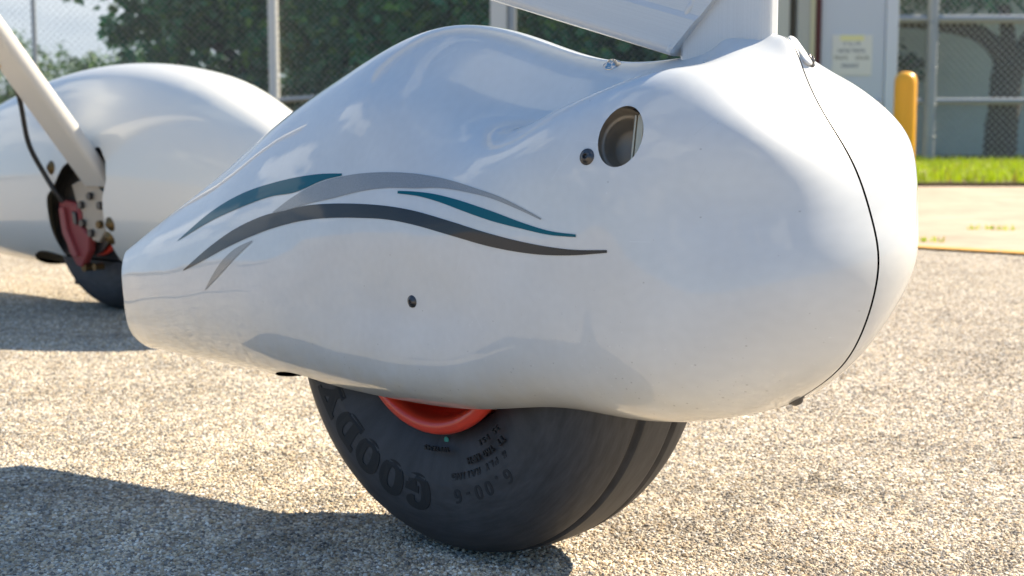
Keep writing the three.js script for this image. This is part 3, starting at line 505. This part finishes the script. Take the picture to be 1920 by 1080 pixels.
// leg blade and slanting arm above the fairing
{
  const bladeShape = (() => { const s = new THREE.Shape(), l = .04, w = .012; s.moveTo(-l, -w * .75); s.quadraticCurveTo(-l - .003, 0, -l, w * .75); s.lineTo(-l + .004, w); s.lineTo(l - .006, w); s.quadraticCurveTo(l, w, l + .002, w * .3); s.lineTo(l + .002, -w * .3); s.quadraticCurveTo(l, -w, l - .006, -w); s.lineTo(-l + .004, -w); return s; })();
  const g = new THREE.ExtrudeGeometry(bladeShape, { depth: .75, bevelEnabled: false, curveSegments: 8 }); g.rotateX(-Math.PI / 2); g.translate(.262, .40, 0); part('leg', g, legPaint, noseGear);
  // arm: rounded box section running up and aft from the leg
  const a = V(.216, .458, 0), b = V(-.369, .624, 0), L = a.distanceTo(b), ah = .075, aw = .020;
  const s = new THREE.Shape(); s.moveTo(-aw, .008); s.quadraticCurveTo(-aw, 0, -aw + .008, 0); s.lineTo(aw - .008, 0); s.quadraticCurveTo(aw, 0, aw, .008); s.lineTo(aw, ah * .44); s.lineTo(aw - .002, ah * .50); s.lineTo(aw - .002, ah); s.lineTo(-aw + .002, ah); s.lineTo(-aw + .002, ah * .50); s.lineTo(-aw, ah * .44);
  const ag = new THREE.ExtrudeGeometry(s, { depth: L, bevelEnabled: false, curveSegments: 8 }); const d = b.clone().sub(a).normalize(), up = V(0, 1, 0).addScaledVector(d, -d.y).normalize(), side = up.clone().cross(d);
  { const p = ag.attributes.position; for (let k = 0; k < p.count; k++) if (p.getZ(k) < .01) p.setZ(k, -.55 * p.getY(k)); }
  ag.applyMatrix4(new THREE.Matrix4().makeBasis(side, up, d).setPosition(a)); part('arm', ag, legPaint, noseGear);
  // weld bead along the joint
  const wp = []; for (let i = 0; i <= 24; i++) { const t = i / 24; wp.push(V(.217 + .052 * Math.pow(t, 1.15), .461 + .085 * t, .0165 - .003 * t + .0005 * Math.sin(i * 2.1))); }
  part('weld_bead', new THREE.TubeGeometry(new THREE.CatmullRomCurve3(wp), 120, .0038, 10), legPaint, noseGear);
}

// ---------------------------------------------------------------- main landing gear
const mainGear = thing('main_landing_gear', 'white main wheel fairing with red brake caliper and sloping leg, behind the striped one', 'landing gear', -.85, 0, -3.07, TURN);
const SLOT = [[-.092, .06], [-.09, .25], [-.06, .27], [-.02, .315], [.05, .345], [.125, .36], [.15, .33], [.152, .29], [.135, .255], [.122, .06]];
const slotSDF = (x, y) => { let d = 1e9, inside = false; for (let i = 0, j = SLOT.length - 1; i < SLOT.length; j = i++) { const [ax, ay] = SLOT[j], [bx, by] = SLOT[i], ex = bx - ax, ey = by - ay, t = clamp(((x - ax) * ex + (y - ay) * ey) / (ex * ex + ey * ey), 0, 1); d = Math.min(d, Math.hypot(x - ax - ex * t, y - ay - ey * t)); if ((ay > y) !== (by > y) && x < (bx - ax) * (y - ay) / (by - ay) + ax) inside = !inside; } return inside ? -d : d; };
const gapM = (p) => (p.z < .012 ? (1 - p.z / .012) * .0004 : 0);
const inboard = part('fairing_half', halfShell(mainLoft, 1, [.0, .28, .1], slotSDF, gapM, 130, 80), gelcoatFar, mainGear, 'inboard half with the open brake slot');
part('fairing_half', halfShell(mainLoft, -1, [.0, .28, .1], null, gapM, 90, 50), gelcoatFar, mainGear);
makeWheel(mainGear, false);
{
  const ex = (pts, depth, z, bevel = .003) => { const s = new THREE.Shape(pts.map((p) => new THREE.Vector2(...p))); const g = new THREE.ExtrudeGeometry(s, { depth, bevelEnabled: true, bevelThickness: bevel, bevelSize: bevel, bevelSegments: 2, curveSegments: 8 }); g.translate(0, 0, z); return g; };
  const px = (x, y) => [ (x - 97) * .00185 - .088, .254 - (y - 365) * .00117 ];   // slot picture to side view
  const cal = [[107, 382], [120, 378], [140, 382], [150, 398], [150, 421], [165, 440], [163, 464], [148, 493], [140, 491], [124, 468], [115, 433], [107, 409]].map(([x, y]) => px(x, y));
  const caliper = part('brake_caliper', ex(cal, .010, .112, .004), std(lin(.30, .045, .042), .55), mainGear);
  part('caliper_rib', [ex([[112, 392], [120, 390], [126, 430], [146, 474], [139, 476], [118, 436]].map(([x, y]) => px(x, y)), .004, .128, .002)], std(lin(.34, .07, .065), .5), caliper);
  part('brake_disc', lathe([[.03, .094], [.095, .094], [.095, .100], [.03, .100], [.03, .094]].map((p) => new THREE.Vector2(...p)), 64).translate(0, TR, 0), std(lin(.16, .15, .14), .45, { metalness: .8 }), mainGear);
  part('adjuster', [ex([[138, 395], [144, 397], [146, 418], [140, 416]].map(([x, y]) => px(x, y)),   .004, .127, .001)], darkSteel, caliper);
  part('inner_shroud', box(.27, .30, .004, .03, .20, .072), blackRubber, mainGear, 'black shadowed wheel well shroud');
  const pl = [[132, 347], [150, 338], [175, 338], [203, 367], [200, 420], [183, 446], [172, 444], [153, 413], [142, 382]].map(([x, y]) => px(x, y));
  const plate = part('axle_plate', ex(pl, .006, .114, .002), std(lin(.50, .42, .32), .55, { metalness: .3 }), mainGear);
  for (const [x, y] of [[172, 365], [153, 382], [192, 381], [155, 415], [172, 432], [190, 415]]) { const [X, Y] = px(x, y); const g = new THREE.CylinderGeometry(.0085, .0085, .010, 6); g.rotateX(Math.PI / 2); part('bolt', merge([g, new THREE.CylinderGeometry(.0108, .0108, .003, 20).rotateX(Math.PI / 2).translate(0, 0, -.006)]), x === 190 ? brass : darkSteel, plate).position.set(X, Y, .126); }
  for (const [x, y] of [[227, 411], [217, 437], [109, 315]]) { const [X, Y] = px(x, y), [u, v] = mainLoft.find(X, Y); const g = screwGeo(.012); const m = part('screw', g, brass, inboard); m.position.copy(mainLoft.P(u, v)); m.quaternion.setFromUnitVectors(V(0, 0, 1), mainLoft.N(u, v)); }
  for (const [x, y, r] of [[150, 497, .009], [172, 494, .007]]) { const [X, Y] = px(x, y); part('caliper_pin', rod(V(X, Y, .10), V(X, Y, .122), r, r, 12), brass, mainGear); }
  // sloping leg
  const A = V(.075, .285, .115), B = V(.07, .95, .62), d = B.clone().sub(A), L = d.length(); d.normalize(); const sx = V(1, 0, 0), sn = d.clone().cross(sx).normalize();
  const sh = new THREE.Shape(); const lw = .047, lt = .016; sh.moveTo(-lw, -lt * .4); sh.quadraticCurveTo(-lw, -lt, -lw * .75, -lt); sh.lineTo(lw * .7, -lt); sh.quadraticCurveTo(lw, -lt, lw, 0); sh.quadraticCurveTo(lw, lt, lw * .7, lt); sh.lineTo(-lw * .75, lt); sh.quadraticCurveTo(-lw, lt, -lw, lt * .4);
  const g = new THREE.ExtrudeGeometry(sh, { depth: L, bevelEnabled: false, curveSegments: 8 }); g.applyMatrix4(new THREE.Matrix4().makeBasis(sx, d.clone().cross(sx).normalize(), d).setPosition(A)); part('leg', g, legWhite, mainGear);
  const at = (t, x, n) => A.clone().addScaledVector(d, L * t).add(V(x, 0, 0)).addScaledVector(sn, n);
  const hose = new THREE.CatmullRomCurve3([at(.98, -.05, .0), at(.6, -.05, 0), at(.42, -.055, 0), at(.3, -.06, .0), V(-.055, .36, .2), V(-.06, .30, .165), V(-.045, .262, .15), V(-.04, .24, .135)]);
  part('brake_hose', new THREE.TubeGeometry(hose, 80, .0055, 10), std(lin(.03, .028, .026), .5), mainGear);
  part('cable_tie', new THREE.TorusGeometry(.022, .003, 8, 24).applyMatrix4(new THREE.Matrix4().makeBasis(sx, sn, d).setPosition(at(.37, -.045, 0))), std(lin(.55, .33, .08), .6), mainGear);
}

// ---------------------------------------------------------------- renderer
const renderer = new THREE.WebGLRenderer({ antialias: true });
renderer.setSize(1024, 576);
renderer.toneMapping = THREE.LinearToneMapping;
renderer.toneMappingExposure = EXPOSURE;
renderer.shadowMap.enabled = true;
renderer.render(scene, camera);
